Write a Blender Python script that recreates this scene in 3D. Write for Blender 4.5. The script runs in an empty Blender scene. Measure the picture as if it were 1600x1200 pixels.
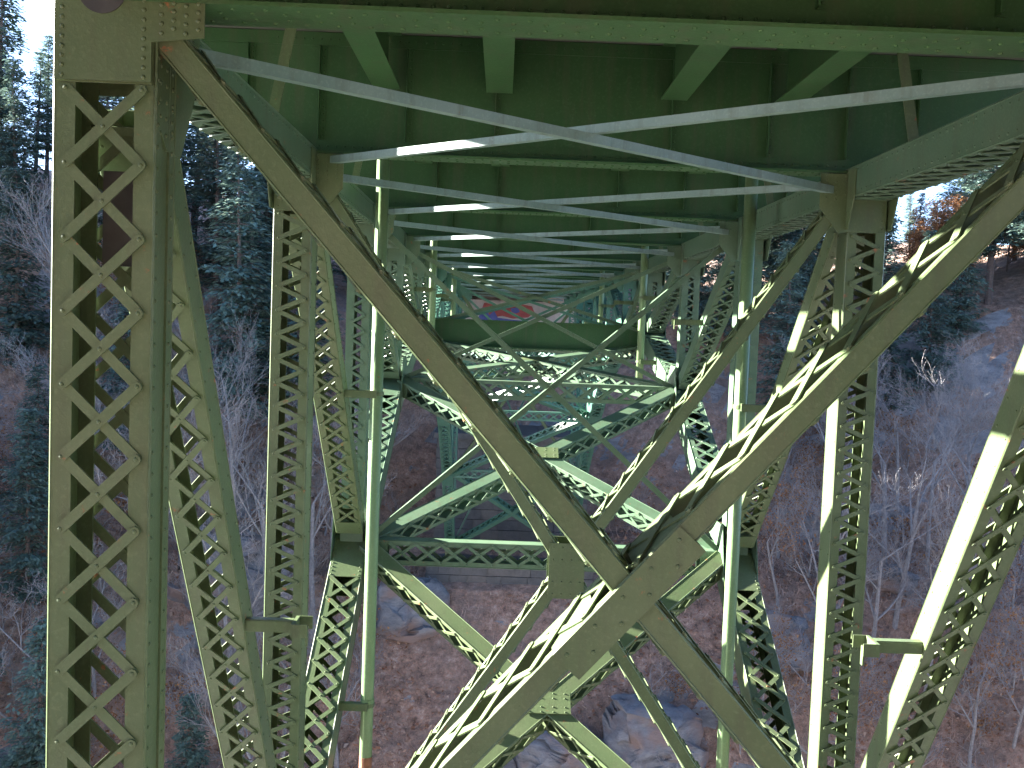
import bpy, math, random
from mathutils import Vector, Matrix, noise
random.seed(7)
V = Vector
R = math.radians
scene = bpy.context.scene
COL = scene.collection
X_, Y_, Z_ = V((1,0,0)), V((0,1,0)), V((0,0,1))

# ------------------------------------------------------------------ materials
def new_mat(name):
    m = bpy.data.materials.new(name); m.use_nodes = True
    nt = m.node_tree
    return m, nt, nt.nodes['Principled BSDF']

def N(nt, t, **kw):
    n = nt.nodes.new(t)
    for k, v in kw.items():
        if k in n.inputs: n.inputs[k].default_value = v
        else: setattr(n, k, v)
    return n

def ramp(nt, fac, stops):
    r = nt.nodes.new('ShaderNodeValToRGB')
    e = r.color_ramp.elements
    while len(e) < len(stops): e.new(0.5)
    for el, (p, c) in zip(e, stops):
        el.position = p; el.color = (*c, 1)
    nt.links.new(fac, r.inputs[0])
    return r.outputs[0]

def mixc(nt, fac, a, b):
    m = nt.nodes.new('ShaderNodeMix'); m.data_type = 'RGBA'
    for sock, val in ((m.inputs[0], fac), (m.inputs[6], a), (m.inputs[7], b)):
        if isinstance(val, (tuple, list)): sock.default_value = (*val, 1)
        elif isinstance(val, (int, float)): sock.default_value = val
        else: nt.links.new(val, sock)
    return m.outputs[2]

def paint(name, ca, cb, rust=0.64, rough=0.5):
    m, nt, b = new_mat(name)
    geo = N(nt, 'ShaderNodeNewGeometry')
    n1 = N(nt, 'ShaderNodeTexNoise', Scale=0.9, Detail=6.0, Roughness=0.65)
    n2 = N(nt, 'ShaderNodeTexNoise', Scale=5.5, Detail=8.0, Roughness=0.7)
    n3 = N(nt, 'ShaderNodeTexNoise', Scale=34.0, Detail=4.0, Roughness=0.6)
    mp = N(nt, 'ShaderNodeMapping'); mp.inputs['Scale'].default_value = (7, 7, 0.6)
    n4 = N(nt, 'ShaderNodeTexNoise', Scale=1.0, Detail=5.0, Roughness=0.6)
    nt.links.new(geo.outputs['Position'], mp.inputs[0]); nt.links.new(mp.outputs[0], n4.inputs[0])
    for n in (n1, n2, n3): nt.links.new(geo.outputs['Position'], n.inputs[0])
    base = mixc(nt, ramp(nt, n1.outputs[0], [(0.35, (0,0,0)), (0.68, (1,1,1))]), ca, cb)
    dirt = mixc(nt, ramp(nt, n4.outputs[0], [(0.5, (0,0,0)), (0.78, (0.55,0.55,0.55))]), base, (0.055, 0.055, 0.036))
    chalk = mixc(nt, ramp(nt, n3.outputs[0], [(0.52, (0,0,0)), (0.8, (0.35,0.35,0.35))]), dirt, tuple(min(1, c*1.5+0.02) for c in cb))
    rst = mixc(nt, ramp(nt, n3.outputs[0], [(0.3, (0,0,0)), (0.75, (1,1,1))]), (0.12, 0.045, 0.02), (0.26, 0.11, 0.05))
    fr = ramp(nt, n2.outputs[0], [(rust, (0,0,0)), (rust+0.045, (1,1,1))])
    col = mixc(nt, fr, chalk, rst)
    nt.links.new(col, b.inputs['Base Color'])
    b.inputs['Roughness'].default_value = rough; b.inputs['Specular IOR Level'].default_value = 0.2
    bp = N(nt, 'ShaderNodeBump', Strength=0.25, Distance=0.01)
    nt.links.new(n3.outputs[0], bp.inputs['Height']); nt.links.new(bp.outputs[0], b.inputs['Normal'])
    return m

def simple(name, c1, c2, scale=4.0, rough=0.8, bump=0.3, dist=0.02, detail=6.0):
    m, nt, b = new_mat(name)
    geo = N(nt, 'ShaderNodeTexCoord')
    n = N(nt, 'ShaderNodeTexNoise', Scale=scale, Detail=detail, Roughness=0.65)
    nt.links.new(geo.outputs['Object'], n.inputs[0])
    nt.links.new(ramp(nt, n.outputs[0], [(0.3, c1), (0.7, c2)]), b.inputs['Base Color'])
    b.inputs['Roughness'].default_value = rough
    if bump:
        bp = N(nt, 'ShaderNodeBump', Strength=bump, Distance=dist)
        nt.links.new(n.outputs[0], bp.inputs['Height']); nt.links.new(bp.outputs[0], b.inputs['Normal'])
    return m

M_PAINT = paint('green_paint', (0.056, 0.083, 0.038), (0.080, 0.103, 0.052), rough=0.36)
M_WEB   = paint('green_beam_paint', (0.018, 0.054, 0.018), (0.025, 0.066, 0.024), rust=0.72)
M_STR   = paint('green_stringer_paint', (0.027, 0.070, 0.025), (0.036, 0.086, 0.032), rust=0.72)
M_GREY  = paint('grey_green_paint', (0.105, 0.170, 0.155), (0.150, 0.215, 0.20), rust=0.69)
M_LACE  = paint('lacing_paint', (0.061, 0.088, 0.041), (0.086, 0.109, 0.057), rust=0.63, rough=0.36)
M_MID   = paint('green_part_haze_tint', (0.053, 0.096, 0.057), (0.076, 0.117, 0.075), rough=0.38)  # green paint part mixed with distance haze and sky tint; top chords share it
M_HAZE_TINT  = paint('haze_tinted_green', (0.042, 0.115, 0.085), (0.060, 0.138, 0.105), rust=0.66, rough=0.40)  # far half: bluish sky light and haze mixed into the green
def pm(i): return M_PAINT if i < 2 else (M_MID if i < 5 else M_HAZE_TINT)
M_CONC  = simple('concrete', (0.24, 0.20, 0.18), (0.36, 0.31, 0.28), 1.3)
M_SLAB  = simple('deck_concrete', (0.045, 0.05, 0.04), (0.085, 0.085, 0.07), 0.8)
M_RED   = simple('red_spray_paint', (0.20, 0.03, 0.03), (0.30, 0.07, 0.06), 2.0, bump=0)
M_BLUE  = simple('blue_spray_paint', (0.04, 0.05, 0.17), (0.08, 0.09, 0.24), 2.0, bump=0)
M_RUST  = simple('rust', (0.11, 0.04, 0.02), (0.22, 0.09, 0.045), 9.0)
M_DARK  = simple('dark_steel_and_hole_shade', (0.02, 0.02, 0.02), (0.05, 0.05, 0.045), 2.0, bump=0)

# ------------------------------------------------------------------ mesh builder
class MB:
    def __init__(s): s.v = []; s.f = []
    def box(s, c, a, b, d):
        i = len(s.v)
        for k in ((-1,-1,-1),(1,-1,-1),(1,1,-1),(-1,1,-1),(-1,-1,1),(1,-1,1),(1,1,1),(-1,1,1)):
            s.v.append(c + a*k[0] + b*k[1] + d*k[2])
        q = ((0,3,2,1),(4,5,6,7),(0,1,5,4),(1,2,6,5),(2,3,7,6),(3,0,4,7))
        if a.cross(b).dot(d) < 0: q = tuple(tuple(reversed(x)) for x in q)
        s.f += [tuple(i+j for j in x) for x in q]
        return s
    def abox(s, x0, x1, y0, y1, z0, z1):
        return s.box(V(((x0+x1)/2,(y0+y1)/2,(z0+z1)/2)), X_*abs(x1-x0)/2, Y_*abs(y1-y0)/2, Z_*abs(z1-z0)/2)
    def bar(s, p0, p1, w, t, n):
        a = (p1-p0); L = a.length; a = a/L
        n = (n - a*n.dot(a)).normalized(); side = a.cross(n)
        return s.box((p0+p1)/2, a*L/2, side*w/2, n*t/2)
    def plate(s, pts, t):              # planar polygon extruded by vector t (centred)
        i = len(s.v); n = len(pts)
        nrm = V((0,0,0))
        for k in range(n): nrm += pts[k].cross(pts[(k+1) % n])
        if nrm.dot(t) < 0: pts = list(reversed(pts))
        s.v += [p - t/2 for p in pts] + [p + t/2 for p in pts]
        s.f.append(tuple(i+k for k in reversed(range(n)))); s.f.append(tuple(i+n+k for k in range(n)))
        for k in range(n):
            j = (k+1) % n
            s.f.append((i+k, i+j, i+n+j, i+n+k))
        return s
    def lbar(s, p, q, w, t, n):        # flat bar with rounded ends past the rivets
        a = (q-p).normalized(); sd = a.cross(n).normalized(); r = w/2; pts = []
        for c, d in ((q, 1), (p, -1)):
            for k in range(5):
                th = -math.pi/2+math.pi*k/4
                pts.append(c+a*d*math.cos(th)*r*0.95+sd*d*math.sin(th)*r)
        return s.plate(pts, n*t)
    def rivet(s, p, n, r=0.018):
        n = n.normalized(); a = n.orthogonal().normalized(); b = n.cross(a)
        i = len(s.v)
        for rr, h in ((r, 0.0), (r*0.78, r*0.45)):
            for k in range(6):
                t = k*math.pi/3
                s.v.append(p + a*math.cos(t)*rr + b*math.sin(t)*rr + n*h)
        s.v.append(p + n*r*0.72)
        for k in range(6):
            j = (k+1) % 6
            s.f.append((i+k, i+j, i+6+j, i+6+k)); s.f.append((i+6+k, i+6+j, i+12))
        return s
    def tube(s, p0, p1, r0, r1, seg=6, cap=False):
        a = (p1-p0).normalized(); u = a.orthogonal().normalized(); w = a.cross(u)
        i = len(s.v)
        for p, r in ((p0, r0), (p1, r1)):
            for k in range(seg):
                t = 2*math.pi*k/seg
                s.v.append(p + u*math.cos(t)*r + w*math.sin(t)*r)
        for k in range(seg):
            j = (k+1) % seg
            s.f.append((i+k, i+j, i+seg+j, i+seg+k))
        if cap:
            s.f.append(tuple(i+k for k in reversed(range(seg)))); s.f.append(tuple(i+seg+k for k in range(seg)))
        return s
    def build(s, name, mat, parent=None, smooth=False):
        me = bpy.data.meshes.new(name)
        me.from_pydata([tuple(p) for p in s.v], [], s.f)
        me.materials.append(mat)
        if smooth: me.polygons.foreach_set('use_smooth', [True]*len(me.polygons))
        me.update()
        o = bpy.data.objects.new(name, me); COL.objects.link(o)
        if parent is not None:
            o.parent = parent
            if parent.type == 'EMPTY': o.matrix_parent_inverse = Matrix.Translation(-parent.location)
        return o

def tag(o, label=None, cat=None, group=None, kind=None):
    if label: o['label'] = label
    if cat: o['category'] = cat
    if group: o['group'] = group
    if kind: o['kind'] = kind
    return o
def empty(name, loc):
    o = bpy.data.objects.new(name, None); COL.objects.link(o); o.location = loc
    o.empty_display_size = 0.5
    return o

# ------------------------------------------------------------------ the bridge
CAMX = -0.934
HW = 3.62                                  # truss planes at x = +-HW
def PY(i): return 7.1 if i == 0 else 7.2 + 6.0*i
ZB = [-13.3, -8.15, -4.36, -1.62, -0.28]
def zb(i): return ZB[min(i, 9-i)]  # arch node height
NP = 9
ZTOP = 1.93                                # axis of the top chord
bridge = tag(empty('steel_bridge', V((0, PY(0), -13.5))),
    'green riveted steel deck arch bridge with laced posts and braces, seen from under its deck', 'bridge')

def laces(mb, o, a, u, v, L, s0, s1, e, h, pitch, style, lw, lt, riv, rr=0.016):
    # lacing bars on the face at +h along v, between rails at +-e along u
    bar = mb.lbar if riv else mb.bar
    n = max(1, round((s1-s0)/pitch)); p = (s1-s0)/n
    hv = h + lt/2 + 0.001
    for k in range(n):
        z0 = s0 + k*p; z1 = z0 + p
        if style == 'X':
            bar(o+a*z0-u*e+v*hv, o+a*z1+u*e+v*hv, lw, lt, v)
            bar(o+a*z0+u*e+v*(hv+lt+0.001), o+a*z1-u*e+v*(hv+lt+0.001), lw, lt, v)
            if riv: mb.rivet(o+a*(z0+z1)/2+v*(hv+1.5*lt), v, rr)
        else:
            zm = (z0+z1)/2
            bar(o+a*z0-u*e+v*hv, o+a*zm+u*e+v*hv, lw, lt, v)
            bar(o+a*zm+u*e+v*(hv+lt+0.001), o+a*z1-u*e+v*(hv+lt+0.001), lw, lt, v)
            if riv: mb.rivet(o+a*zm+u*e+v*(hv+1.5*lt), v, rr)
        if riv:
            for sg in ((-1, 1) if style == 'X' else (-1,)):
                mb.rivet(o+a*z0+u*e*sg+v*(hv+1.5*lt), v, rr)

def member(name, p0, p1, u, W, D, parent=None, fl=0.11,  t=0.014, pitch=0.4, style='X', faces=(1,-1), lw=0.065,
           lt=0.012, b0=0.0, b1=0.0, riv=False, mat=None, wriv=0, rr=0.016, solid=(), edge=False):
    parent = parent or bridge; mat = mat or M_PAINT
    a = p1-p0; L = a.length; a = a/L
    u = (u - a*u.dot(a)).normalized(); v = a.cross(u).normalized()
    mb = MB(); c = (p0+p1)/2
    for sg in (-1, 1):
        mb.box(c+u*sg*(W/2-t/2), a*L/2, v*D/2, u*t/2)
        for sv in (-1, 1):
            mb.box(c+u*sg*(W/2-t-(fl-t)/2)+v*sv*(D/2-t/2), a*L/2, v*t/2, u*(fl-t)/2)
        if wriv:
            n = int(L/wriv)
            for k in range(n+1):
                for sv in (-1, 1):
                    mb.rivet(p0+a*(k+0.5)*wriv*0.98+u*sg*(W/2+(0.015 if edge else 0))+v*sv*(D/2-0.055), u*sg, rr)
    if riv or edge:
        ou = W/2+(0.016 if edge else 0)
        for sg in (-1, 1):
            for sv in (-1, 1): mb.box(c+u*sg*(ou-0.004)+v*sv*(D/2-0.004), a*(L/2-0.002), (u*sg+v*sv)*0.0055, (u*sg-v*sv)*0.0055)
    if edge:
        for sg in (-1, 1):
            for sv in (-1, 1): mb.box(c+u*sg*(W/2+0.008)+v*sv*(D/2-0.055), a*L/2, v*0.055, u*0.0078)
    o = mb.build(name, mat, parent)
    for f in faces:
        vv = v*f
        lb = MB()
        if f in solid:
            MB().box(c+vv*(D/2+0.007), a*L/2, u*(W/2-0.006), vv*0.006).build('cover_plate', mat, o)
            continue
        lm = M_LACE if mat is M_PAINT else mat
        if style: laces(lb, p0, a, u, vv, L, b0+0.04, L-b1-0.04, W/2-fl*0.55, D/2, pitch, style, lw, lt, riv, rr)
        if lb.v: lb.build('lacing', lm, o)
        for q0, q1 in ((0, b0), (L-b1, L)):
            if q1-q0 > 0.05:
                bb = MB()
                bb.box(p0+a*(q0+q1)/2+vv*(D/2+0.007), a*(q1-q0)/2, u*(W/2-0.004), vv*0.006)
                if riv:
                    n = max(2, int((q1-q0)/0.09))
                    for k in range(n):
                        for sg in (-1, 1):
                            mbp = p0+a*(q0+(k+0.5)*(q1-q0)/n)+vv*(D/2+0.013)+u*sg*(W/2-0.05)
                            bb.rivet(mbp, vv, rr)
                bb.build('batten_plate', mat, o)
    return o

def node(side, i, z): return V((side*HW, PY(i), z))

# deck, floor beams, stringers
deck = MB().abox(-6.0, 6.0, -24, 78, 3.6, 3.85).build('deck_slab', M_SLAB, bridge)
def floor_beam(Y, near):
    z0, z1 = (2.02 if abs(Y-7.1) < 0.1 else 2.06), 3.595; t = 0.016; hf = 0.25 if abs(Y-7.1) < 0.1 else 0.19
    mb = MB()
    mb.plate([V((-5.6,Y,3.0)), V((-3.95,Y,z0+0.03)), V((3.95,Y,z0+0.03)), V((5.6,Y,3.0)), V((5.6,Y,z1)), V((-5.6,Y,z1))], Y_*t)
    fb = MB().abox(-3.95, 3.95, Y-hf, Y+hf, z0, z0+0.028)
    for sx in (-1, 1):
        mb.bar(V((sx*3.95,Y,z0+0.012)), V((sx*5.6,Y,2.985)), 0.3, 0.024, Z_)
    for s in (-1, 1):
        mb.abox(-3.9, 3.9, Y+s*(t/2+0.001), Y+s*(t/2+0.016), z0+0.03, z0+0.19)
        mb.abox(-5.5, 5.5, Y+s*(t/2+0.001), Y+s*(t/2+0.016), z1-0.17, z1-0.005)
    if near:
        for k in range(72):
            x = -3.9 + k*7.8/71
            for dy in (-0.15, -0.07, 0.07, 0.15):
                if (k + (abs(dy) > 0.1)) % 2: fb.rivet(V((x, Y+dy, z0)), -Z_, 0.019)
            mb.rivet(V((x, Y-t/2-0.016, z0+0.11)), -Y_, 0.016)
            mb.rivet(V((x, Y-t/2-0.016, z1-0.09)), -Y_, 0.016)
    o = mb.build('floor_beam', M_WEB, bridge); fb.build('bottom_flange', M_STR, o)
    for x in (-4.25, -3.35, -2.25, -1.12, 1.12, 2.35, 3.35, 4.25):
        for s in ((-1, 1) if near else (-1,)):
            sb = MB()
            zz = z0+0.195 if abs(x) < 3.9 else 2.45
            sb.abox(x-0.005, x+0.07, Y+s*(t/2+0.001), Y+s*(t/2+0.012), zz, z1-0.175)
            sb.abox(x-0.012, x, Y+s*(t/2+0.0125), Y+s*(t/2+0.095), zz, z1-0.175)
            if near and s < 0:
                for k in range(13): sb.rivet(V((x+0.04, Y-t/2-0.012, zz+0.05+k*(z1-0.22-zz)/12.6)), -Y_, 0.015)
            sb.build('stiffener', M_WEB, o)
ys = [-16.9, -10.9, -4.9, 1.1] + [PY(i) for i in range(12)]
for k, Y in enumerate(ys): floor_beam(Y, 3 <= k <= 6)
for k in range(len(ys)-1):
    ya, yb = ys[k]+0.03, ys[k+1]-0.03
    for x in (-2.5, -1.08, 1.12, 2.55):
        mb = MB()
        mb.abox(x-0.165, x+0.165, ya+0.08, yb-0.08, 2.9, 2.922)
        mb.abox(x-0.008, x+0.008, ya+0.08, yb-0.08, 2.9225, 3.56)
        mb.abox(x-0.165, x+0.165, ya+0.08, yb-0.08, 3.5605, 3.585)
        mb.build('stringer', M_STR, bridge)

# top lateral bracing (grey angles)
def angle(p0, p1, leg, t, flip=1, mat=None, name='lateral_brace', parent=None):
    a = (p1-p0).normalized(); side = a.cross(Z_).normalized()*flip; up = side.cross(a)
    if up.z < 0: up = -up
    mb = MB(); c = (p0+p1)/2; h = (p1-p0)/2
    mb.box(c+up*leg/2, h, up*leg/2, side*t/2)
    mb.box(c+side*(t/2+leg*0.45)+up*t/2, h, side*(leg*0.45-0.0005), up*t/2)
    n = int(h.length*2/0.35)
    return mb.build(name, mat or M_GREY, parent or bridge)
for i in range(0, 11):
    ya = (PY(i) if i >= 0 else 7.1+6*i)+0.30; yb = PY(i+1) if i >= -1 else 7.1+6*(i+1)
    yb -= 0.12
    angle(V((-3.28, ya, 1.80)), V((3.28, yb, 1.80)), 0.092, 0.012, -1)
    angle(V((3.28, ya, 1.93)), V((-3.28, yb, 1.93)), 0.088, 0.012, 1)

# top chords and node plates
for sx in (-1, 1):
    for i in range(NP):
        a, b = node(sx, i, ZTOP), node(sx, i+1, ZTOP)
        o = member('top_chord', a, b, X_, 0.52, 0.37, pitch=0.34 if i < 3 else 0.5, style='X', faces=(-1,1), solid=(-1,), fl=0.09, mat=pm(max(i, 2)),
               b0=0.35, b1=0.35, riv=i < 2, wriv=0.16 if i < 2 else 0, rr=0.014)
    for ya, yb in ((-17.0, 7.1), (61.2, 75.0)):        # approach girders
        g = MB(); x = sx*HW
        g.abox(x-0.16, x+0.16, ya, yb-0.36, 2.09, 2.058+0.0); g.abox(x-0.01, x+0.01, ya, yb-0.36, 2.092, 3.59)
        g.build('approach_girder', M_WEB, bridge)

for i in range(0, 5):
    for sx in (-1, 1):
        Ym = PY(i)+4.4
        k = MB(); k.bar(V((sx*3.58, Ym, 2.12)), V((sx*3.30, Ym, 3.59)), 0.12, 0.014, Y_)
        k.bar(V((sx*3.58, Ym+0.06, 2.12)), V((sx*3.30, Ym+0.06, 3.59)), 0.012, 0.10, Y_)
        k.build('knee_brace', M_PAINT, bridge)

# posts
W0 = 0.64
for sx in (-1, 1):
    for i in range(NP+2):
        Y = PY(i); W = W0 if i == 0 else 0.48
        if i <= NP: zlo = zb(i)+0.1
        else: zlo = -7.0
        zt = 1.74
        D = 0.40
        if i == 0:
            o = member('post', V((sx*HW, Y, 2.05)), V((sx*HW, Y, -13.3)), X_, W, D, fl=0.125, pitch=0.49, style='X', lw=0.07, lt=0.014,
                       riv=True, wriv=0.15, rr=0.017, b0=0.56, edge=True)
        elif i == 1 or i >= 7:
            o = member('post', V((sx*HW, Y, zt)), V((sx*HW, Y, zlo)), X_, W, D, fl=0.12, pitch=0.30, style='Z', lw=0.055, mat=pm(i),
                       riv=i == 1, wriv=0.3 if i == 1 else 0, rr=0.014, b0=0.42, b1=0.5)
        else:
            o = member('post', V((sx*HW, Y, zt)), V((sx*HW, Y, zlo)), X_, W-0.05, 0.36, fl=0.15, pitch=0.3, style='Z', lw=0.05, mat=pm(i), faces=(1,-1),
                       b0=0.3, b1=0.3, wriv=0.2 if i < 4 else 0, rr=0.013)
        # transverse node plate carrying the sway brace
        if i == 0:
            g = MB()
            yf = Y-D/2-0.036
            xo, xm, xi = sx*(HW+W/2), sx*(HW-W/2+0.005), sx*(HW-W/2-0.34)
            g.plate([V((xo,yf,1.50)), V((xm,yf,1.50)), V((xm,yf,1.76)), V((xi,yf,1.80)), V((xi,yf,2.055)), V((xo,yf,2.055))], Y_*0.014)
            rp = []
            for k in range(9):
                z = 1.53+k*0.062
                rp += [(sx*(HW+W/2-0.05), z), (sx*(HW-W/2+0.055), z)]
            for k in range(4):
                rp += [(sx*(HW-W/2-0.06), 1.82+k*0.06), (sx*(HW-W/2-0.14), 1.85+k*0.055), (sx*(HW-W/2-0.22), 1.82+k*0.06), (sx*(HW-W/2-0.3), 1.85+k*0.055)]
            for x, z in rp: g.rivet(V((x, yf-0.007, z)), -Y_, 0.017)
            g.build('gusset_plate', M_PAINT, o)
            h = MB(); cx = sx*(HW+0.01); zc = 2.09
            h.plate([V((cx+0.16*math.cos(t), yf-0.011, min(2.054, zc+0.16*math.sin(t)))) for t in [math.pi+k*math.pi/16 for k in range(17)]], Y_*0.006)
            h.build('hole_shade_disc', M_DARK, o)  # flat dark half disc; the hole's shade is its colour
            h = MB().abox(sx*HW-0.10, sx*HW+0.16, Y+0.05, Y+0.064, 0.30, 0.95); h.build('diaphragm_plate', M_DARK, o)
            h = MB(); xx = sx*(HW-W/2-0.008)
            h.plate([V((xx, Y-0.2, 1.3)), V((xx, Y-0.2, 2.05)), V((xx, Y+0.75, 2.05)), V((xx, Y+0.75, 1.72)), V((xx, Y+0.35, 1.1)), V((xx, Y+0.05, 1.1))], X_*0.012)
            for k in range(7):
                for j in range(3): h.rivet(V((xx-sx*0.006, Y-0.1+j*0.12, 1.2+k*0.11)), -X_*sx, 0.016)
            h.build('gusset_plate', M_PAINT, o)
        else:
            g = MB(); yf = Y-0.215
            xa, xb = sx*(HW-0.10), sx*(HW-0.62)
            g.plate([V((xa,yf,1.35)), V((sx*(HW-0.36),yf,1.30)), V((xb,yf,1.62)), V((xb,yf,2.045)), V((xa,yf,2.045))], Y_*0.014)
            if i < 3:
                for k in range(6):
                    for j in range(4): g.rivet(V((sx*(HW-0.18-j*0.12), yf-0.007, 1.72+k*0.055+(j%2)*0.02)), -Y_, 0.014)
            g.build('gusset_plate', pm(i), o)
            for s2 in (-1, 1):
                h = MB()
                xx = sx*HW+s2*0.272
                h.plate([V((xx, Y-0.5, 1.77)), V((xx, Y-0.5, 2.08)), V((xx, Y+0.5, 2.08)), V((xx, Y+0.5, 1.77)), V((xx, Y+0.3, 1.35)), V((xx, Y-0.3, 1.35))], X_*0.012)
                if i < 3:
                    for k in range(5):
                        for j in range(5): h.rivet(V((xx+s2*0.006, Y-0.22+j*0.11, 1.45+k*0.12)), X_*s2, 0.014)
                h.build('gusset_plate', pm(i), o)

# truss diagonals
for sx in (-1, 1):
    for i in range(NP):
        if i < 5: a, b = node(sx, i, 1.85), node(sx, i+1, zb(i+1)+0.15)
        else: a, b = node(sx, i+1, 1.85), node(sx, i, zb(i)+0.15)
        L = (b-a).length
        if L < 6.6 and i == 4:
            pass
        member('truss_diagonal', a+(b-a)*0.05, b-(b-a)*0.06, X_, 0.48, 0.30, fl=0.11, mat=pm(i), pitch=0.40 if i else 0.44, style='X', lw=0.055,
               riv=i < 2, b0=0.5, b1=0.35, wriv=0.3 if i < 2 else 0, rr=0.014)

# arch chords
for sx in (-1, 1):
    for i in range(NP):
        a, b = node(sx, i, zb(i)), node(sx, i+1, zb(i+1))
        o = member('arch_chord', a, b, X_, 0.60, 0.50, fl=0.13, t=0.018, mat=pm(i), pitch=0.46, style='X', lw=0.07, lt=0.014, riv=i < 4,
               b0=0.95, b1=0.95, rr=0.018)
        for q in ((i+1,) if i < NP-1 else ()):
            for s2 in (-1, 1):
                g = MB()
                xx = sx*HW+s2*0.312
                P = node(0, q, zb(q)); P.x = xx
                d0 = (node(0, q-1, zb(q-1))-node(0, q, zb(q))).normalized(); d1 = (node(0, q+1, zb(q+1))-node(0, q, zb(q))).normalized()
                g.plate([P+d0*0.75-Z_*0.27, P+d0*0.75+Z_*0.25, P-Y_*0.35+Z_*0.75, P+Y_*0.35+Z_*0.75, P+d1*0.75+Z_*0.25, P+d1*0.75-Z_*0.27], X_*0.014)
                g.build('gusset_plate', pm(q), o)

# sway braces, cross struts and lateral braces in the arch plane
XI = HW-0.28
def cross_plate(c, w, h, n, parent, riv=True, mat=None):
    g = MB(); up = Z_ if abs(n.z) < 0.8 else Y_
    side = n.cross(up).normalized(); up = side.cross(n).normalized()
    g.box(c, side*w/2, up*h/2, n*0.007)
    if riv:
        for a in (-0.38, -0.13, 0.13, 0.38):
            for b in (-0.42, -0.2, 0.2, 0.42): g.rivet(c+side*w*a+up*h*b+n*0.007, n, 0.015)
    return g.build('gusset_plate', mat or M_PAINT, parent)

for i in range(NP+1):
    Y = PY(i)
    zt = 1.78
    if i == 0:
        zm = -1.87; zbt = 2*zm-zt
        Y += 0.1
        a0, a1 = V((-XI-0.06, Y, zt+0.21)), V((XI, Y, zbt))
        b0_, b1_ = V((XI+0.06, Y, zt+0.21)), V((-XI, Y, zbt))
        o1 = member('sway_brace', a0, a1, Y_, 0.555, 0.165, fl=0.085, pitch=0.40, style='X', lw=0.065, riv=True, rr=0.013, b0=0.25)
        o2 = member('sway_brace', b0_, b1_, Y_, 0.59, 0.16, fl=0.085, pitch=0.52, style='X', lw=0.075, riv=True, rr=0.013, b0=0.25)
        tag(o1, 'olive sway brace falling from the upper left corner'); tag(o2, 'sway brace with sunlit lacing rising to the upper right')
        d = (b1_-b0_).normalized(); cc = V((0, Y-0.59/2-0.012, zm)); g = MB()
        sd = d.cross(Y_).normalized()
        g.box(cc, d*0.62, sd*0.125, Y_*0.008)
        for k in range(9): g.rivet(cc-d*0.55+d*k*0.1375+sd*(0.06 if k % 2 else -0.06)-Y_*0.008, -Y_, 0.017)
        for s in (-1, 1):
            for q0, q1 in ((-0.62, -0.2), (0.2, 0.62)):
                g.box(V((0,Y,zm))+sd*s*(0.09+0.03)+d*(q0+q1)/2, d*0.21, Y_*0.29, sd*0.007)
        g.build('gusset_plate', M_PAINT, o2)
        Y -= 0.1
    elif i in (1, 8):
        zbt = zb(i)+0.1; zm = (zt+zbt)/2
        a0, a1 = V((-XI, Y, zt)), V((XI, Y, zbt)); b0_, b1_ = V((XI, Y, zt)), V((-XI, Y, zbt))
        o1 = member('sway_brace', a0, a1, Y_, 0.37, 0.14, fl=0.06, t=0.012, pitch=0.36, style='Z', lw=0.045, rr=0.011, riv=i == 1)
        o2 = member('sway_brace', b0_, b1_, Y_, 0.395, 0.14, fl=0.06, t=0.012, pitch=0.36, style='Z', lw=0.045, rr=0.011, riv=i == 1)
        for s in (-1, 1):
            cross_plate(V((0, Y+s*0.215, zm)), 0.46, 0.72, Y_*s, o2, riv=i == 1)
    else:
        zbt = zb(i)+0.2; zm = (zt+zbt)/2
        for s, w in ((1, 0.0), (-1, 0.03)):
            p, q = V((-s*XI, Y+w*1.5-0.02, zt)), V((s*XI, Y+w*1.5-0.02, zbt))
            mb = MB(); a = (q-p).normalized(); nn = a.cross(Y_).normalized(); nn = nn if nn.z > 0 else -nn
            c = (p+q)/2
            for k in (-1, 1):
                mb.box(c+Y_*k*0.02, a*(q-p).length/2, nn*0.05, Y_*0.006)
                mb.box(c+Y_*k*0.071+nn*0.044, a*(q-p).length/2, nn*0.006, Y_*0.0445)
            mb.build('sway_brace', pm(i), bridge)
    # struts
    z = zb(i)
    if i in (4, 5):
        mb = MB()
        mb.abox(-XI, XI, Y-0.01, Y+0.01, z-0.42, z+0.36); mb.abox(-XI, XI, Y-0.2, Y+0.2, z+0.3605, z+0.39); mb.abox(-XI, XI, Y-0.2, Y+0.2, z-0.45, z-0.4205)
        mb.build('cross_beam', M_WEB, bridge)
    else:
        zz = z if i else -5.55
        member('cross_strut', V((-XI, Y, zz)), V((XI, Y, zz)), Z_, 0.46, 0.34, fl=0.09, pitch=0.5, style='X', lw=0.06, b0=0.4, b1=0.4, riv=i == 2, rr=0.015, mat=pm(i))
    if i < NP:
        for s, dz in ((1, 0.0), (-1, 0.012)):
            e0 = -0.40 if i in (4, 5) else 0.04; e1 = -0.40 if i+1 in (4, 5) else 0.04
            p, q = V((-s*XI, Y+0.2, zb(i)+e0)), V((s*XI, PY(i+1)-0.2, zb(i+1)+e1))
            up = X_.cross(V((0, q.y-p.y, q.z-p.z))).normalized()
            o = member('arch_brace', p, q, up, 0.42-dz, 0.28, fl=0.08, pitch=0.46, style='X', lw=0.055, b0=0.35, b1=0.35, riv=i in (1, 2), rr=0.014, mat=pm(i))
        n = (V((0, PY(i), zb(i)))-V((0, PY(i+1), zb(i+1)))).cross(X_).normalized(); n = n if n.z > 0 else -n
        c = V((0, (PY(i)+PY(i+1))/2, (zb(i)+zb(i+1)+e0+e1)/2))
        cross_plate(c+n*0.222, 0.75, 0.42, n, o, riv=i in (1, 2))

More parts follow.
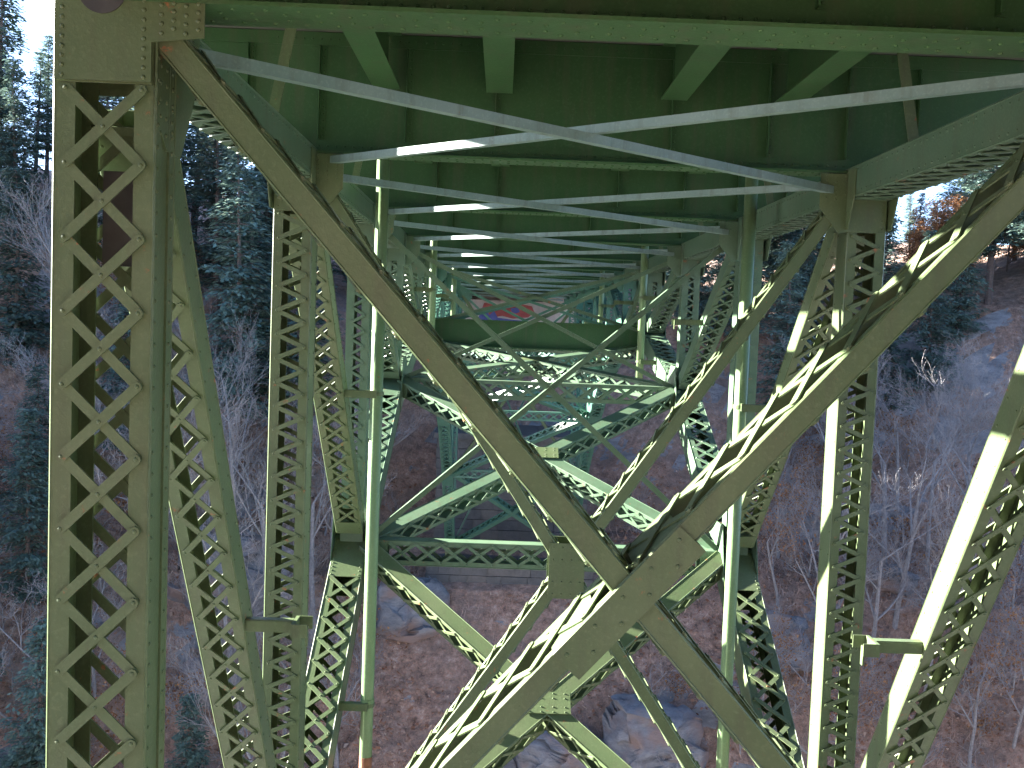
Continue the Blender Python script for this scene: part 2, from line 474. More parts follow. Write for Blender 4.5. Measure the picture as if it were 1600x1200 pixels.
# drain pipes, brackets and clamps
M_PIPE = paint('pipe_paint', (0.095, 0.155, 0.072), (0.125, 0.185, 0.092), rust=0.68, rough=0.38)
PX = 2.89
def diag_z(i, Y): 
    a, b = (1.85, zb(i+1)+0.15) if i < 5 else (zb(i)+0.15, 1.85)
    t = (Y-PY(i))/(PY(i+1)-PY(i)); return a+(b-a)*t
def arch_z(i, Y):
    t = (Y-PY(i))/(PY(i+1)-PY(i)); return zb(i)+(zb(i+1)-zb(i))*t
for i in range(0, 7):
    Ym = (PY(i)+PY(i+1))/2
    for sx in (-1, 1):
        par = bridge
        if i in (1, 3, 5):
            lo = -13 if i == 1 else arch_z(i, Ym)-0.4
            mb = MB().tube(V((sx*PX, Ym, 3.5)), V((sx*PX, Ym, lo)), 0.10, 0.10, 20, True)
            pipe = mb.build('drain_pipe', M_PIPE, bridge, smooth=False)
            me = pipe.data
            for p in me.polygons: p.use_smooth = abs(p.normal.z) < 0.5
            if i == 1:
                MB().tube(V((sx*PX, Ym, -6.2)), V((sx*PX, Ym, -6.1)), 0.112, 0.112, 20, True).build('pipe_collar', M_PIPE, pipe)
                if sx < 0: tag(MB().tube(V((sx*PX, Ym, -7.5)), V((sx*PX, Ym, -7.05)), 0.104, 0.104, 20, True).build('pipe_collar', M_RUST, pipe), 'rusted pipe joint')
        zs = [diag_z(i, Ym)]
        if i in (1, 3): zs.append(arch_z(i, Ym)+0.05)
        for z in zs:
            mb = MB()
            xo = sx*(HW-0.2)
            mb.abox(xo, sx*(PX+0.02), Ym-0.135, Ym-0.125, z-0.06, z+0.05)
            mb.abox(xo, sx*(PX+0.02), Ym-0.125, Ym-0.03, z+0.0505, z+0.06)
            br = mb.build('pipe_bracket', M_PAINT, bridge)
            c = MB()
            if i in (1, 3, 5):
                c.tube(V((sx*PX, Ym, z-0.02)), V((sx*PX, Ym, z+0.04)), 0.118, 0.118, 20, True)
                c.abox(sx*PX-0.02, sx*PX+0.02, Ym-0.16, Ym-0.10, z-0.05, z+0.07)
            else:
                c.abox(sx*(PX-0.02), sx*(PX+0.014), Ym-0.25, Ym+0.06, z-0.07, z+0.06)
                c.abox(sx*(PX-0.15), sx*(PX-0.021), Ym-0.25, Ym-0.238, z-0.07, z+0.06)
                c.abox(sx*(PX-0.15), sx*(PX-0.021), Ym+0.048, Ym+0.06, z-0.07, z+0.06)
                c.abox(sx*(PX-0.15), sx*(PX-0.13), Ym-0.237, Ym-0.18, z-0.16, z+0.03)
            c.build('pipe_clamp', M_PAINT, br)

# ------------------------------------------------------------------ terrain
PROF = [(-400,12),(-60,2),(-8,-1.3),(1.6,-1.75),(4.5,-7.5),(9,-17),(20,-38),(26,-44),(36,-45),(45,-30),(53,-22.2),(59.2,-15.55),(66,-13.0),(72,-5.5),(78,0.5),(86,3.0),(110,6.5),(170,12),(300,20),(900,40)]
def prof(y):
    for (a, za), (b, zc) in zip(PROF, PROF[1:]):
        if y <= b: return za+(zc-za)*max(0, (y-a))/(b-a)
    return PROF[-1][1]
def sst(x): x = max(0, min(1, x)); return x*x*(3-2*x)
def ground_z(x, y, fine=True):
    yy = y
    if y > 15:
        yy += 12*sst((-x-6)/38)-3*sst((-x-50)/60) + 9*sst((x-10)/42)
        yy += 3.2*noise.noise(V((x*0.05, y*0.03, 3.1)))*sst((abs(x)-4)/9)
    z = prof(yy)
    if y > 40: z += 6*sst((-x-16)/30)*sst((yy-70)/14) + 3*sst((x-14)/30)*sst((yy-70)/14)
    dx, dy = x+118, y-100
    z += 30*math.exp(-(dx*dx/(34*34)+dy*dy/(40*40)))*sst((-x-70)/30)  # unseen hill raised out of frame to shade the gorge bank
    dx, dy = x+120, y-152
    z += 26*math.exp(-(dx*dx/(34*34)+dy*dy/(30*30)))*sst((-x-70)/30)  # second unseen hill, shaped to keep sun off the far rim
    if fine and 15 < y < 120 and abs(x) < 90:
        k = sst((abs(x)-3)/5)*0.8+0.2
        n = noise.noise(V((x*0.16, y*0.13, z*0.10)))
        z += 1.1*n*k
        rk = max(0, noise.noise(V((x*0.07+4, y*0.05, z*0.09+2)))+0.06)
        rd = 1-abs(noise.noise(V((x*0.33, y*0.25, z*0.42+9))))
        z += rk*3.2*(rd-0.55)*k
        z += 0.22*noise.noise(V((x*0.8, y*0.8, z*0.5)))
    return z
def axis(vals):
    out = []
    for a, b, st in vals:
        n = max(1, round((b-a)/st)); out += [a+(b-a)*k/n for k in range(n)]
    return out+[vals[-1][1]]
xs = axis([(-2500,-400,350),(-400,-110,24),(-110,-60,4),(-60,60,0.75),(60,110,4),(110,400,24),(400,2500,350)])
yv = axis([(-2500,-300,350),(-300,-30,20),(-30,36,2.0),(36,95,0.7),(95,140,3),(140,420,24),(420,2500,350)])
vs = [(x, y, ground_z(x, y)) for y in yv for x in xs]; nx = len(xs)
fs = [(j*nx+i, j*nx+i+1, (j+1)*nx+i+1, (j+1)*nx+i) for j in range(len(yv)-1) for i in range(nx-1)]
me = bpy.data.meshes.new('ground'); me.from_pydata(vs, [], fs); me.update()
m, nt, b = new_mat('leaf_litter_and_rock')
geo = N(nt, 'ShaderNodeNewGeometry')
def nz(scale, detail=8.0, rough=0.7, vec=None):
    n = N(nt, 'ShaderNodeTexNoise', Scale=scale, Detail=detail, Roughness=rough)
    nt.links.new(vec or geo.outputs['Position'], n.inputs[0]); return n.outputs[0]
litter = ramp(nt, nz(2.2), [(0.32, (0.065, 0.046, 0.038)), (0.46, (0.22, 0.145, 0.11)), (0.57, (0.35, 0.235, 0.18)), (0.70, (0.55, 0.43, 0.36))])
litter = mixc(nt, ramp(nt, nz(11, 3.0), [(0.48, (0,0,0)), (0.66, (1,1,1))]), litter, (0.36, 0.20, 0.145))
litter = mixc(nt, ramp(nt, nz(0.25, 5.0), [(0.45, (0,0,0)), (0.62, (0.7,0.7,0.7))]), litter, (0.17, 0.135, 0.12))
mp = N(nt, 'ShaderNodeMapping'); mp.inputs['Scale'].default_value = (0.5, 0.5, 1.6); mp.inputs['Rotation'].default_value = (0.3, 0.25, 0.2)
nt.links.new(geo.outputs['Position'], mp.inputs[0])
rock = ramp(nt, nz(1.2, 12.0, 0.72, mp.outputs[0]), [(0.25, (0.06, 0.06, 0.065)), (0.45, (0.17, 0.175, 0.19)), (0.6, (0.26, 0.265, 0.28)), (0.78, (0.4, 0.4, 0.4))])
sep = N(nt, 'ShaderNodeSeparateXYZ'); nt.links.new(geo.outputs['Normal'], sep.inputs[0])
ad = N(nt, 'ShaderNodeMath', operation='MULTIPLY_ADD'); nt.links.new(nz(0.16, 9.0), ad.inputs[0]); ad.inputs[1].default_value = 0.9
nt.links.new(sep.outputs[2], ad.inputs[2])
rm = ramp(nt, ad.outputs[0], [(0.985, (1,1,1)), (1.08, (0,0,0))])
ad.inputs[1].default_value = 0.95
nt.links.new(mixc(nt, rm, litter, rock), b.inputs['Base Color'])
b.inputs['Roughness'].default_value = 0.95
bp = N(nt, 'ShaderNodeBump', Strength=0.9, Distance=0.35)
nt.links.new(nz(1.6, 10.0, 0.75), bp.inputs['Height']); nt.links.new(bp.outputs[0], b.inputs['Normal'])
me.materials.append(m)
gr = bpy.data.objects.new('ground', me); COL.objects.link(gr); gr['kind'] = 'structure'

# ------------------------------------------------------------------ masonry pier and abutment
def stone_mat():
    m, nt, b = new_mat('granite_blocks')
    geo = N(nt, 'ShaderNodeNewGeometry')
    n1 = N(nt, 'ShaderNodeTexNoise', Scale=3.0, Detail=8.0, Roughness=0.7); nt.links.new(geo.outputs['Position'], n1.inputs[0])
    c = ramp(nt, n1.outputs[0], [(0.3, (0.036, 0.038, 0.04)), (0.55, (0.078, 0.079, 0.08)), (0.75, (0.125, 0.12, 0.113))])
    isl = mixc(nt, 0.45, c, ramp(nt, geo.outputs['Random Per Island'], [(0.0, (0.05, 0.053, 0.058)), (0.5, (0.092, 0.090, 0.087)), (1.0, (0.135, 0.12, 0.108))]))
    nt.links.new(isl, b.inputs['Base Color']); b.inputs['Roughness'].default_value = 0.9
    bp = N(nt, 'ShaderNodeBump', Strength=0.6, Distance=0.06)
    nt.links.new(n1.outputs[0], bp.inputs['Height']); nt.links.new(bp.outputs[0], b.inputs['Normal'])
    return m
M_STONE = stone_mat(); M_MORTAR = simple('mortar', (0.06,0.06,0.06), (0.10,0.10,0.095), 3.0)
def ashlar(mb, x0, x1, y0, y1, z0, z1, course=0.62, bl=1.25):
    n = round((z1-z0)/course); h = (z1-z0)/n
    def run(p, q, outn, zz, off):
        L = (q-p).length; d = (q-p)/L; s = -off
        while s < L-0.05:
            w = bl*random.uniform(0.7, 1.3); a, e = max(0, s), min(L, s+w)
            if e-a > 0.12:
                pr = random.uniform(0.0, 0.05)
                c = p+d*(a+e)/2+outn*(pr-0.16)
                mb.box(V((c.x, c.y, zz+h/2)), d*((e-a)/2-0.014), outn*0.2, Z_*(h/2-0.014))
            s += w
    for k in range(n):
        zz = z0+k*h
        run(V((x0,y0,0)), V((x1,y0,0)), -Y_, zz, random.uniform(0, 0.9))
        run(V((x0,y1,0)), V((x0,y0,0)), -X_, zz, random.uniform(0, 0.9))
        run(V((x1,y0,0)), V((x1,y1,0)), X_, zz, random.uniform(0, 0.9))
pier = tag(empty('stone_pier', V((0, 63.5, -18.5))), 'grey granite block pier on the far bank under the bridge', 'pier')
mb = MB(); ashlar(mb, -4.7, 4.7, 63.4, 69.5, -16.0, -7.2); mb.build('block_wall', M_STONE, pier)
MB().abox(-4.6, 4.6, 63.5, 69.6, -20.0, -7.25).build('core', M_MORTAR, pier)
mb = MB(); ashlar(mb, -4.9, 4.9, 59.9, 63.3, -18.6, -14.3); mb.build('footing_wall', M_STONE, pier)
MB().abox(-4.8, 4.8, 60.0, 63.3, -20.0, -14.32).build('footing_core', M_MORTAR, pier)
mb = MB()
for x0 in (-4.95, -1.65, 1.65): mb.abox(x0, x0+3.28, 63.1, 69.8, -7.195, -6.85)
mb.build('coping', M_STONE, pier)
mb = MB()
for sx in (-1, 1):
    mb.plate([V((sx*HW-0.45, 60.5, -14.29)), V((sx*HW+0.45, 60.5, -14.29)), V((sx*HW+0.45, 61.9, -14.29)), V((sx*HW-0.45, 61.9, -14.29))], Z_*0.05)
    mb.box(V((sx*HW, 61.2, -13.8)), X_*0.28, Y_*0.35, Z_*0.44)
mb.build('bearing_shoe', M_PAINT, bridge)

abut = tag(empty('concrete_abutment', V((0, 75.4, -4))), 'pale concrete abutment wall with red and blue spray paint beyond the bridge', 'abutment')
mb = MB()
mb.abox(-4.3, 4.3, 75.0, 77.0, -5, 1.72)
mb.abox(-4.3, -3.35, 75.0, 77.0, 1.7205, 3.59); mb.abox(2.1, 4.3, 75.0, 77.0, 1.7205, 3.59)
mb.abox(-3.35, 2.1, 76.2, 77.0, 1.7205, 3.59); mb.abox(-3.349, 2.099, 75.05, 76.19, 2.5, 3.59)
mb.build('wall', M_CONC, abut)
def patch(pts, mat, name, dy):
    MB().plate([V((x, 75.0-dy, z)), ] if False else [V((x, 75.0-dy, z)) for x, z in pts], Y_*0.004).build(name, mat, abut)
patch([(-2.6,0.75),(-2.35,1.5),(-1.2,1.36),(0.4,1.5),(1.15,1.38),(1.35,0.95),(0.9,0.55),(-0.2,0.42),(-1.0,0.6),(-1.9,0.4)], M_RED, 'red_graffiti', 0.004)
patch([(-2.75,0.35),(-2.45,1.15),(-2.15,1.2),(-1.95,0.6),(-1.6,0.95),(-1.3,0.45),(-0.3,0.35),(0.5,0.3),(0.9,0.15),(-0.5,0.05),(-2.0,0.1)], M_BLUE, 'blue_graffiti', 0.009)
patch([(-0.4,1.15),(0.1,1.25),(0.3,0.95),(0.0,0.8),(-0.3,0.9)], M_BLUE, 'blue_graffiti', 0.009)
# ------------------------------------------------------------------ trees
def bark(name, c1, c2): return simple(name, c1, c2, 6.0, 0.9, 0.5, 0.02)
M_BARKP = bark('pale_bark', (0.13, 0.125, 0.13), (0.27, 0.26, 0.265))
M_BARKD = bark('dark_bark', (0.06, 0.045, 0.04), (0.13, 0.10, 0.09))
def leaf_mat(name, c1, c2, c3):
    m, nt, b = new_mat(name)
    g = N(nt, 'ShaderNodeNewGeometry'); oi = N(nt, 'ShaderNodeObjectInfo')
    c = ramp(nt, g.outputs['Random Per Island'], [(0.0, c1), (0.55, c2), (1.0, c3)])
    hs = N(nt, 'ShaderNodeHueSaturation'); nt.links.new(c, hs.inputs['Color'])
    mr = N(nt, 'ShaderNodeMapRange'); nt.links.new(oi.outputs['Random'], mr.inputs[0]); mr.inputs[3].default_value = 0.7; mr.inputs[4].default_value = 1.3
    nt.links.new(mr.outputs[0], hs.inputs['Value'])
    nt.links.new(hs.outputs[0], b.inputs['Base Color']); b.inputs['Roughness'].default_value = 0.8; b.inputs['Specular IOR Level'].default_value = 0.12
    tr = N(nt, 'ShaderNodeBsdfTranslucent'); nt.links.new(hs.outputs[0], tr.inputs[0])
    mx = N(nt, 'ShaderNodeMixShader'); mx.inputs[0].default_value = 0.25
    out = nt.nodes['Material Output']
    nt.links.new(b.outputs[0], mx.inputs[1]); nt.links.new(tr.outputs[0], mx.inputs[2]); nt.links.new(mx.outputs[0], out.inputs[0])
    return m
M_NEEDLE = leaf_mat('evergreen_needles', (0.075, 0.125, 0.115), (0.105, 0.165, 0.14), (0.145, 0.205, 0.16))
M_DEAD = leaf_mat('withered_leaves', (0.14, 0.06, 0.03), (0.24, 0.11, 0.05), (0.36, 0.20, 0.09))

def rnd(a, b): return random.uniform(a, b)
def evergreen_mesh(H, Rr, base=0.15, dens=1.0):
    tb = MB(); fb = MB()
    for k in range(6):
        t0, t1 = k/6, (k+1)/6
        tb.tube(V((0.05*math.sin(k), 0, H*t0-0.6*(k == 0))), V((0.05*math.sin(k+1), 0, H*t1)), 0.016*H*(1-t0)+0.02, 0.016*H*(1-t1)+0.02, 7)
    z = H*base
    while z < H*0.99:
        f = (z/H-base)/(1-base); rad = Rr*(1-f)**0.75*(0.35+0.65*min(1, f*5+0.45))
        nb = 6 if f < 0.8 else 5
        for q in range(nb):
            ang = rnd(0, 6.283); L = rad*rnd(0.55, 1.12)
            if random.random() < 0.06: continue
            d = V((math.cos(ang), math.sin(ang), 0)); rise = rnd(-0.1, 0.22)
            tb.tube(V((0,0,z)), V((0,0,z))+d*L*0.9+Z_*(L*rise-0.10*L*L*0.3), 0.035, 0.012, 3)
            steps = max(2, int(L/0.42*dens))
            for s in range(steps):
                r = L*(s+0.6)/steps
                p = V((0,0,z))+d*r+Z_*(r*rise-0.03*r*r)
                for c in range(13):
                    sp = 0.30+0.45*(1-r/L)*0.6+0.12
                    o = p+V((rnd(-sp,sp), rnd(-sp,sp), rnd(-0.22,0.16)))
                    ln = rnd(0.22, 0.5); a2 = ang+rnd(-1.1, 1.1)
                    u = V((math.cos(a2), math.sin(a2), rnd(-0.55, 0.1)))*ln
                    w = V((-math.sin(a2), math.cos(a2), rnd(-0.5, 0.5)))*rnd(0.05, 0.12)
                    i = len(fb.v); fb.v += [o-w*0.5, o+u*0.45-w, o+u, o+u*0.5+w]; fb.f.append((i, i+1, i+2, i+3))
        z += rnd(0.28, 0.46)*(H/14)**0.5
    return tb, fb
def bare_mesh(H, spread=0.9, lean=0.0, leaves=0, fork=0.32, depth=5):
    tb = MB(); lb = MB()
    def grow(p, d, L, r, lev):
        n = 4 if lev == 0 else 3
        pts = [p]
        for k in range(n):
            d = (d+V((rnd(-1,1), rnd(-1,1), rnd(-0.5,0.9)))*(0.10 if lev == 0 else 0.17)).normalized()
            q = p+d*L/n; r2 = r*(1-0.12 if lev == 0 else 0.80)
            tb.tube(p, q, r, max(r2, 0.012), 6 if lev < 2 else 3)
            p = q; r = r2
            if lev < depth:
                t = (k+1)/n
                if lev == 0 and t < fork: continue
                cnt = (2 if random.random() < 0.6 else 1) if lev < 3 else (1 if random.random() < 0.8 else 2)
                for c in range(cnt):
                    s = V((rnd(-1,1), rnd(-1,1), rnd(-0.1,0.6))); s = (s-d*s.dot(d)).normalized()
                    nd = (d*rnd(0.5, 1.0)+s*rnd(0.5, 1.0)*spread).normalized()
                    grow(p, nd, L*rnd(0.42, 0.68), r*rnd(0.45, 0.7), lev+1)
        if leaves and lev >= 3 and random.random() < leaves:
            for c in range(3 if leaves < 0.9 else 9):
                o = p+V((rnd(-.35,.35), rnd(-.35,.35), rnd(-.35,.25))); u = V((rnd(-1,1), rnd(-1,1), rnd(-1,1)))*0.09; w = V((rnd(-1,1), rnd(-1,1), rnd(-1,1)))*0.06
                i = len(lb.v); lb.v += [o-u, o+w, o+u, o-w]; lb.f.append((i,i+1,i+2,i+3))
    grow(V((0,0,-0.5)), V((lean,0,1)).normalized(), H*0.62, H*0.013+0.02, 0)
    return tb, lb

def proto(name, tb, fb, bmat, fmat, fname):
    r = bpy.data.objects.new(name, None)
    kids = []
    for nm, mb_, mt in (('trunk', tb, bmat), (fname, fb, fmat)):
        if not mb_.v: continue
        me = bpy.data.meshes.new(nm); me.from_pydata([tuple(p) for p in mb_.v], [], mb_.f); me.materials.append(mt); me.update()
        kids.append((nm, me))
    return name, kids
EVG = [proto('evergreen_tree', *evergreen_mesh(H, Rr, b_, 1.0), M_BARKD, M_NEEDLE, 'crown') for H, Rr, b_ in ((15, 3.3, 0.10), (18, 3.6, 0.22), (12, 3.0, 0.06), (20, 3.4, 0.35))]
BAR = [proto('bare_tree', *bare_mesh(*a), M_BARKP, M_DEAD, 'withered_leaves') for a in
       ((11, 1.0, 0.12, 0.0, 0.30), (13, 0.75, -0.08, 0.0, 0.45), (9, 0.9, 0.2, 0.35, 0.3), (14, 0.6, 0.05, 0.0, 0.55), (7, 1.0, -0.2, 0.0, 0.15))]
RST = [proto('rust_leaved_tree', *bare_mesh(H, 0.9, l, 1.0, 0.2, 5), M_BARKD, M_DEAD, 'withered_leaves') for H, l in ((9, 0.05), (11, -0.08))]
SHR = [proto('bare_sapling', *bare_mesh(H, 1.1, l, lv, 0.1, 3), M_BARKP, M_DEAD, 'withered_leaves') for H, l, lv in ((3.2, 0.1, 0.0), (4.0, -0.15, 0.25), (2.6, 0.2, 0.6))]
def plant(pr, x, y, label, cat, group, sc=1.0, rot=None, sink=0.0):
    name, kids = pr
    r = empty(name, V((x, y, ground_z(x, y)-sink))); r.scale = (sc, sc, sc*rnd(0.95, 1.1)); r.rotation_euler = (rnd(-0.05,0.05), rnd(-0.05,0.05), rnd(0, 6.28) if rot is None else rot)
    tag(r, label, cat, group)
    for nm, me in kids:
        o = bpy.data.objects.new(nm, me); COL.objects.link(o); o.parent = r
    return r
def xat(px, Y): return CAMX + (px-785)*Y/1600
placed = []
def far_enough(x, y, d):
    return all((x-a)**2+(y-b)**2 > d*d for a, b in placed)
def scatter(n, pxr, yr, pool, label, cat, group, dmin, sc=(0.8, 1.2)):
    c = 0; t = 0
    while c < n and t < 4000:
        t += 1
        Y = rnd(*yr); x = xat(rnd(*pxr), Y)
        if abs(x) < 7.5 and Y < 80: continue
        if not far_enough(x, Y, dmin): continue
        px = 785+1600*(x-CAMX)/Y; k = rnd(*sc)
        if cat == 'tree' and 'evergreen' in label:
            lim = 0.25 if 15 < px < 135 else (0.15 if 1390 < px < 1465 else None)
            if lim:
                k = min(k, (lim*Y-ground_z(x, Y))/20)
                if k < 0.25: continue
        placed.append((x, Y)); plant(random.choice(pool), x, Y, label, cat, group, k); c += 1
near = tag(empty('concrete_abutment', V((0, -7.4, -2))), 'unseen concrete abutment wall added behind the viewpoint to cut sky light', 'abutment')  # unseen wall, added to cut sky light on camera-facing steel
MB().abox(-6.2, 6.2, -8.8, -7.0, -4, 3.59).build('wall', M_CONC, near)
for k in range(22):  # unseen trees, added to screen sky light from behind the camera
    sx = 1 if k % 2 else -1
    x, y = sx*rnd(8.5, 34), rnd(-24, -3)
    if abs(x) < 12: y = rnd(-24, -9)
    plant(random.choice(EVG), x, y, 'unseen evergreen added on the near bank to screen the sky', 'tree', 'added sky-screening evergreens on the near bank', rnd(0.9, 1.2))
# dominant single trees
plant(BAR[0], xat(60, 48), 48, 'big pale bare tree with a forked crown, furthest left, beside the near laced post', 'tree', None, 1.0, 0.4); placed.append((xat(60,48),48))
plant(BAR[1], xat(395, 52), 52, 'tall thin bare tree standing between the first and second laced posts on the left', 'tree', None, 1.0, 2.0); placed.append((xat(395,52),52))
plant(BAR[0], xat(1395, 56), 56, 'pale bare tree with spreading branches just right of the second post on the right', 'tree', None, 0.95, 3.5); placed.append((xat(1395,56),56))
scatter(34, (-80, 480), (64, 88), EVG, 'dark evergreen in the shaded stand high on the left bank', 'tree', 'evergreens on the left bank', 2.8, (0.8, 1.15))
scatter(9, (-120, 100), (40, 58), EVG[:3], 'dark evergreen low on the left bank, left of the near post', 'tree', 'evergreens low on the left bank', 3.0, (0.6, 0.9))
scatter(3, (275, 330), (42, 50), EVG[:3], 'dark evergreen low on the left bank, just right of the near post', 'tree', 'low evergreens beside the near post', 2.0, (0.5, 0.7))
scatter(34, (1190, 1760), (68, 92), EVG, 'evergreen on the rim of the right bank', 'tree', 'evergreens on the right rim', 2.8, (0.7, 1.0))
scatter(12, (1040, 1260), (72, 90), EVG, 'evergreen behind the far end of the right truss', 'tree', 'evergreens behind the right truss', 2.8, (0.75, 1.0))
scatter(8, (470, 640), (76, 92), EVG, 'evergreen behind the far end of the left truss', 'tree', 'evergreens behind the left truss', 2.8, (0.75, 1.0))
scatter(6, (1440, 1720), (72, 84), RST, 'tree with rust coloured leaves on the rim of the right bank', 'tree', 'rust leaved trees on the right rim', 2.4, (0.5, 0.75))
scatter(30, (0, 560), (48, 70), BAR, 'bare pale tree among the rocks of the left bank', 'tree', 'bare trees on the left bank', 2.0, (0.7, 1.0))
scatter(26, (1200, 1700), (50, 66), BAR, 'bare pale tree on the leaf covered right bank', 'tree', 'bare trees on the right bank', 2.2, (0.6, 0.95))
scatter(45, (560, 1700), (50, 70), SHR, 'thin bare sapling on the leaf covered slope under and right of the bridge', 'sapling', 'saplings on the right slope', 1.2, (0.7, 1.2))
scatter(40, (-60, 560), (44, 68), SHR, 'thin bare sapling on the rocky left bank', 'sapling', 'saplings on the left bank', 1.2, (0.7, 1.2))

# rock outcrops and brush
M_ROCK = None
def rock_mat():
    m, nt, b = new_mat('grey_schist')
    tc = N(nt, 'ShaderNodeNewGeometry')
    mp = N(nt, 'ShaderNodeMapping'); mp.inputs['Scale'].default_value = (0.7, 0.7, 2.2); mp.inputs['Rotation'].default_value = (0.35, 0.2, 0.1)
    nt.links.new(tc.outputs['Position'], mp.inputs[0])
    n1 = N(nt, 'ShaderNodeTexNoise', Scale=1.3, Detail=12.0, Roughness=0.72); nt.links.new(mp.outputs[0], n1.inputs[0])
    c = ramp(nt, n1.outputs[0], [(0.25, (0.045,0.045,0.05)), (0.45, (0.13,0.135,0.15)), (0.62, (0.20,0.205,0.22)), (0.78, (0.31,0.31,0.31))])
    n2 = N(nt, 'ShaderNodeTexNoise', Scale=0.5, Detail=6.0); nt.links.new(tc.outputs['Position'], n2.inputs[0])
    c = mixc(nt, ramp(nt, n2.outputs[0], [(0.48, (0,0,0)), (0.60, (0.85,0.85,0.85))]), c, (0.20, 0.14, 0.12))
    nt.links.new(c, b.inputs['Base Color']); b.inputs['Roughness'].default_value = 0.9
    bp = N(nt, 'ShaderNodeBump', Strength=0.8, Distance=0.2); nt.links.new(n1.outputs[0], bp.inputs['Height']); nt.links.new(bp.outputs[0], b.inputs['Normal'])
    return m
M_ROCK = rock_mat()
import bmesh
def outcrop(px, Y, w, h, d, label, up=-0.12):
    x = xat(px, Y); bm = bmesh.new(); bmesh.ops.create_icosphere(bm, subdivisions=5, radius=1.0)
    sd = rnd(0, 50)
    for vtx in bm.verts:
        p = vtx.co
        q = V((math.copysign(abs(p.x)**0.6, p.x), math.copysign(abs(p.y)**0.6, p.y), math.copysign(abs(p.z)**0.7, p.z)))
        c = V((q.x*w, q.y*d, q.z*h))
        s1 = V((c.x*0.45+sd, c.y*0.45, c.z*0.8))
        n = noise.cell_vector(s1+noise.noise_vector(c*0.5)*0.5)
        c += V((n.x-0.5, n.y-0.5, n.z-0.5))*0.75*min(w, h)*0.5 + noise.noise_vector(c*1.1+V((sd,0,0)))*0.3
        vtx.co = c
    me = bpy.data.meshes.new('rock_outcrop'); bm.to_mesh(me); bm.free(); me.materials.append(M_ROCK)
    o = bpy.data.objects.new('rock_outcrop', me); COL.objects.link(o); o.location = (x, Y, ground_z(x, Y)+up*h); o.rotation_euler = (R(-18), R(rnd(-12,12)), R(rnd(-15,15)))
    tag(o, label, 'rock'); return o
outcrop(900, 52.5, 2.6, 1.8, 2.0, 'large cracked grey rock face on the slope below the first sway brace crossing')
outcrop(1045, 53, 2.6, 2.0, 2.0, 'dark grey rock ledge low on the slope between sway brace and right drain pipe')
outcrop(800, 52, 1.2, 0.9, 1.2, 'pale grey boulder on the slope left of the large rock face')
outcrop(655, 58.5, 1.9, 1.8, 1.6, 'blocky grey rock ledge left of the stone pier')
outcrop(375, 58, 3.2, 2.6, 1.6, 'smooth grey cliff between the first two laced posts on the left')
outcrop(345, 54, 1.6, 1.2, 1.4, 'small grey ledge below the smooth cliff on the left')
outcrop(1235, 57, 2.1, 1.7, 1.6, 'grey rock outcrop just left of the second post on the right')
outcrop(1420, 60, 1.3, 0.8, 1.2, 'low grey rock in the leaves right of the second post on the right')
ub = MB()
for k in range(9000):
    Y = rnd(46, 72); x = xat(rnd(-100, 1720), Y)
    if abs(x) < 5.2 and Y > 58.5: continue
    z = ground_z(x, Y)
    if noise.noise(V((x*0.15, Y*0.15, 5))) < -0.15: continue
    hgt = rnd(0.25, 1.1); p = V((x, Y, z-0.05)); d = V((rnd(-.6,.6), rnd(-.6,.6), 1))*hgt
    w_ = rnd(0.008, 0.016)
    i = len(ub.v); q = p+d*0.55+V((rnd(-.08,.08), 0, 0))
    ub.v += [p-X_*w_, p+X_*w_, q+X_*w_*0.8, q-X_*w_*0.8, p+d]; ub.f += [(i,i+1,i+2,i+3), (i+3,i+2,i+4)]
    if k % 2:
        e = q+V((rnd(-1,1), rnd(-1,1), rnd(0.2,1)))*hgt*0.5; j = len(ub.v)
        ub.v += [q-X_*w_*0.7, q+X_*w_*0.7, e]; ub.f.append((j, j+1, j+2))
M_TWIG = simple('dry_twigs', (0.20, 0.13, 0.10), (0.40, 0.30, 0.25), 0.6, 0.9, 0)
tag(ub.build('undergrowth', M_TWIG), 'thin dry twigs and stalks over the leaf covered slope', 'undergrowth', kind='stuff')
lf = MB()
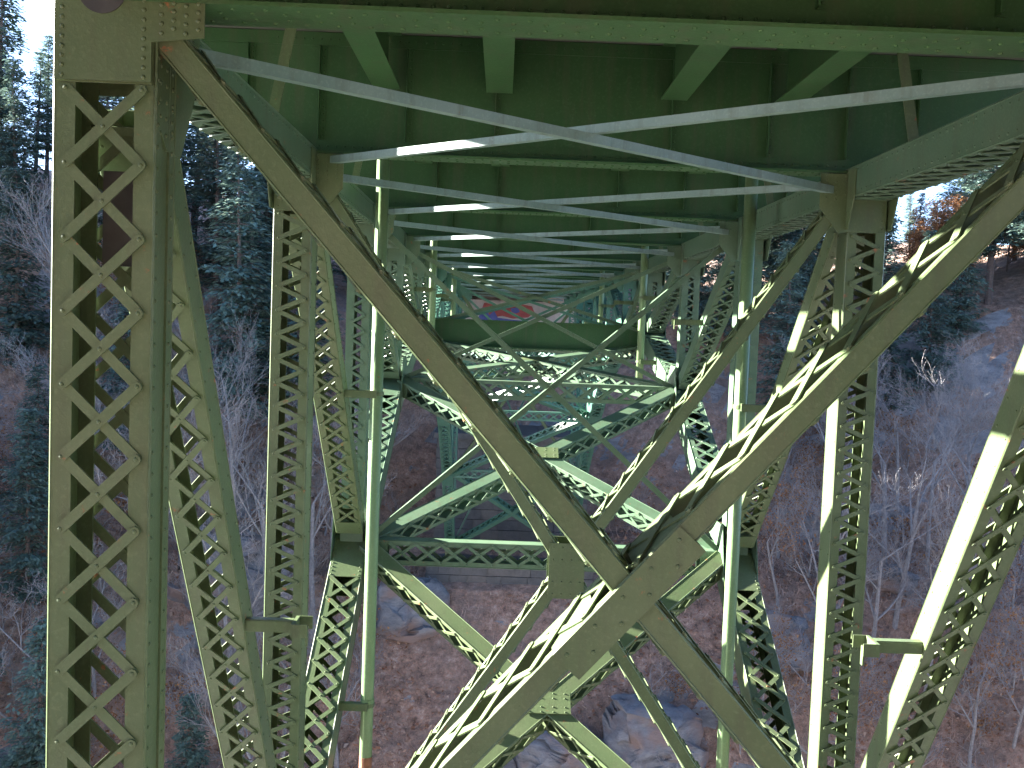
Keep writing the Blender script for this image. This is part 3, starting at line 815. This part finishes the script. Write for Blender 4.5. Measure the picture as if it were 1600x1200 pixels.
for k in range(26000):
    Y = rnd(47, 68); x = xat(rnd(-60, 1700), Y)
    if abs(x) < 5.1 and Y > 59: continue
    if noise.noise(V((x*0.22+7, Y*0.22, 1))) < -0.2: continue
    p = V((x, Y, ground_z(x, Y)+0.06)); i = len(lf.v); r = rnd(0.07, 0.17)
    u = V((rnd(-1,1), rnd(-1,1), rnd(-.6,.9)))*r; w2 = V((rnd(-1,1), rnd(-1,1), rnd(-.6,.9)))*r*0.7
    lf.v += [p-u, p+w2, p+u, p-w2]; lf.f.append((i, i+1, i+2, i+3))
M_FALL = leaf_mat('fallen_leaves', (0.20, 0.09, 0.055), (0.34, 0.19, 0.13), (0.52, 0.40, 0.33))
tag(lf.build('fallen_leaves', M_FALL), 'brown fallen leaves scattered over the slope', 'leaves', kind='stuff')

# ------------------------------------------------------------------ light, sky, camera
AZ, EL = R(73), R(18.5)
to_sun = V((-math.sin(AZ)*math.cos(EL), math.cos(AZ)*math.cos(EL), math.sin(EL)))
sl = bpy.data.lights.new('sun', 'SUN'); sl.energy = 5.0; sl.angle = R(0.5); sl.color = (1.0, 0.95, 0.86)
so = bpy.data.objects.new('sun', sl); COL.objects.link(so); so.rotation_euler = to_sun.to_track_quat('Z', 'Y').to_euler()
w = bpy.data.worlds.new('World'); scene.world = w; w.use_nodes = True
nt = w.node_tree
sky = nt.nodes.new('ShaderNodeTexSky'); sky.sky_type = 'NISHITA'; sky.sun_disc = False
sky.sun_elevation = EL; sky.sun_rotation = -AZ; sky.air_density = 0.43; sky.dust_density = 0.2; sky.ozone_density = 1.0
bg = nt.nodes['Background']; nt.links.new(sky.outputs[0], bg.inputs[0]); bg.inputs[1].default_value = 0.05

cam = bpy.data.cameras.new('camera'); co = bpy.data.objects.new('camera', cam); COL.objects.link(co)
cam.lens = 36.0; cam.sensor_width = 36.0; cam.clip_start = 0.1; cam.clip_end = 5000
yaw, pitch, roll = math.atan(-18/1600), math.atan(93/1600), R(2.15)
Mx = Matrix.Translation((CAMX, 0, 0)) @ Matrix.Rotation(yaw, 4, 'Z') @ Matrix.Rotation(math.pi/2-pitch, 4, 'X') @ Matrix.Rotation(roll, 4, 'Z')
co.matrix_world = Mx
scene.camera = co
scene.view_settings.view_transform = 'Standard'; scene.view_settings.look = 'None'
scene.view_settings.gamma = 1; scene.view_settings.exposure = 4.3
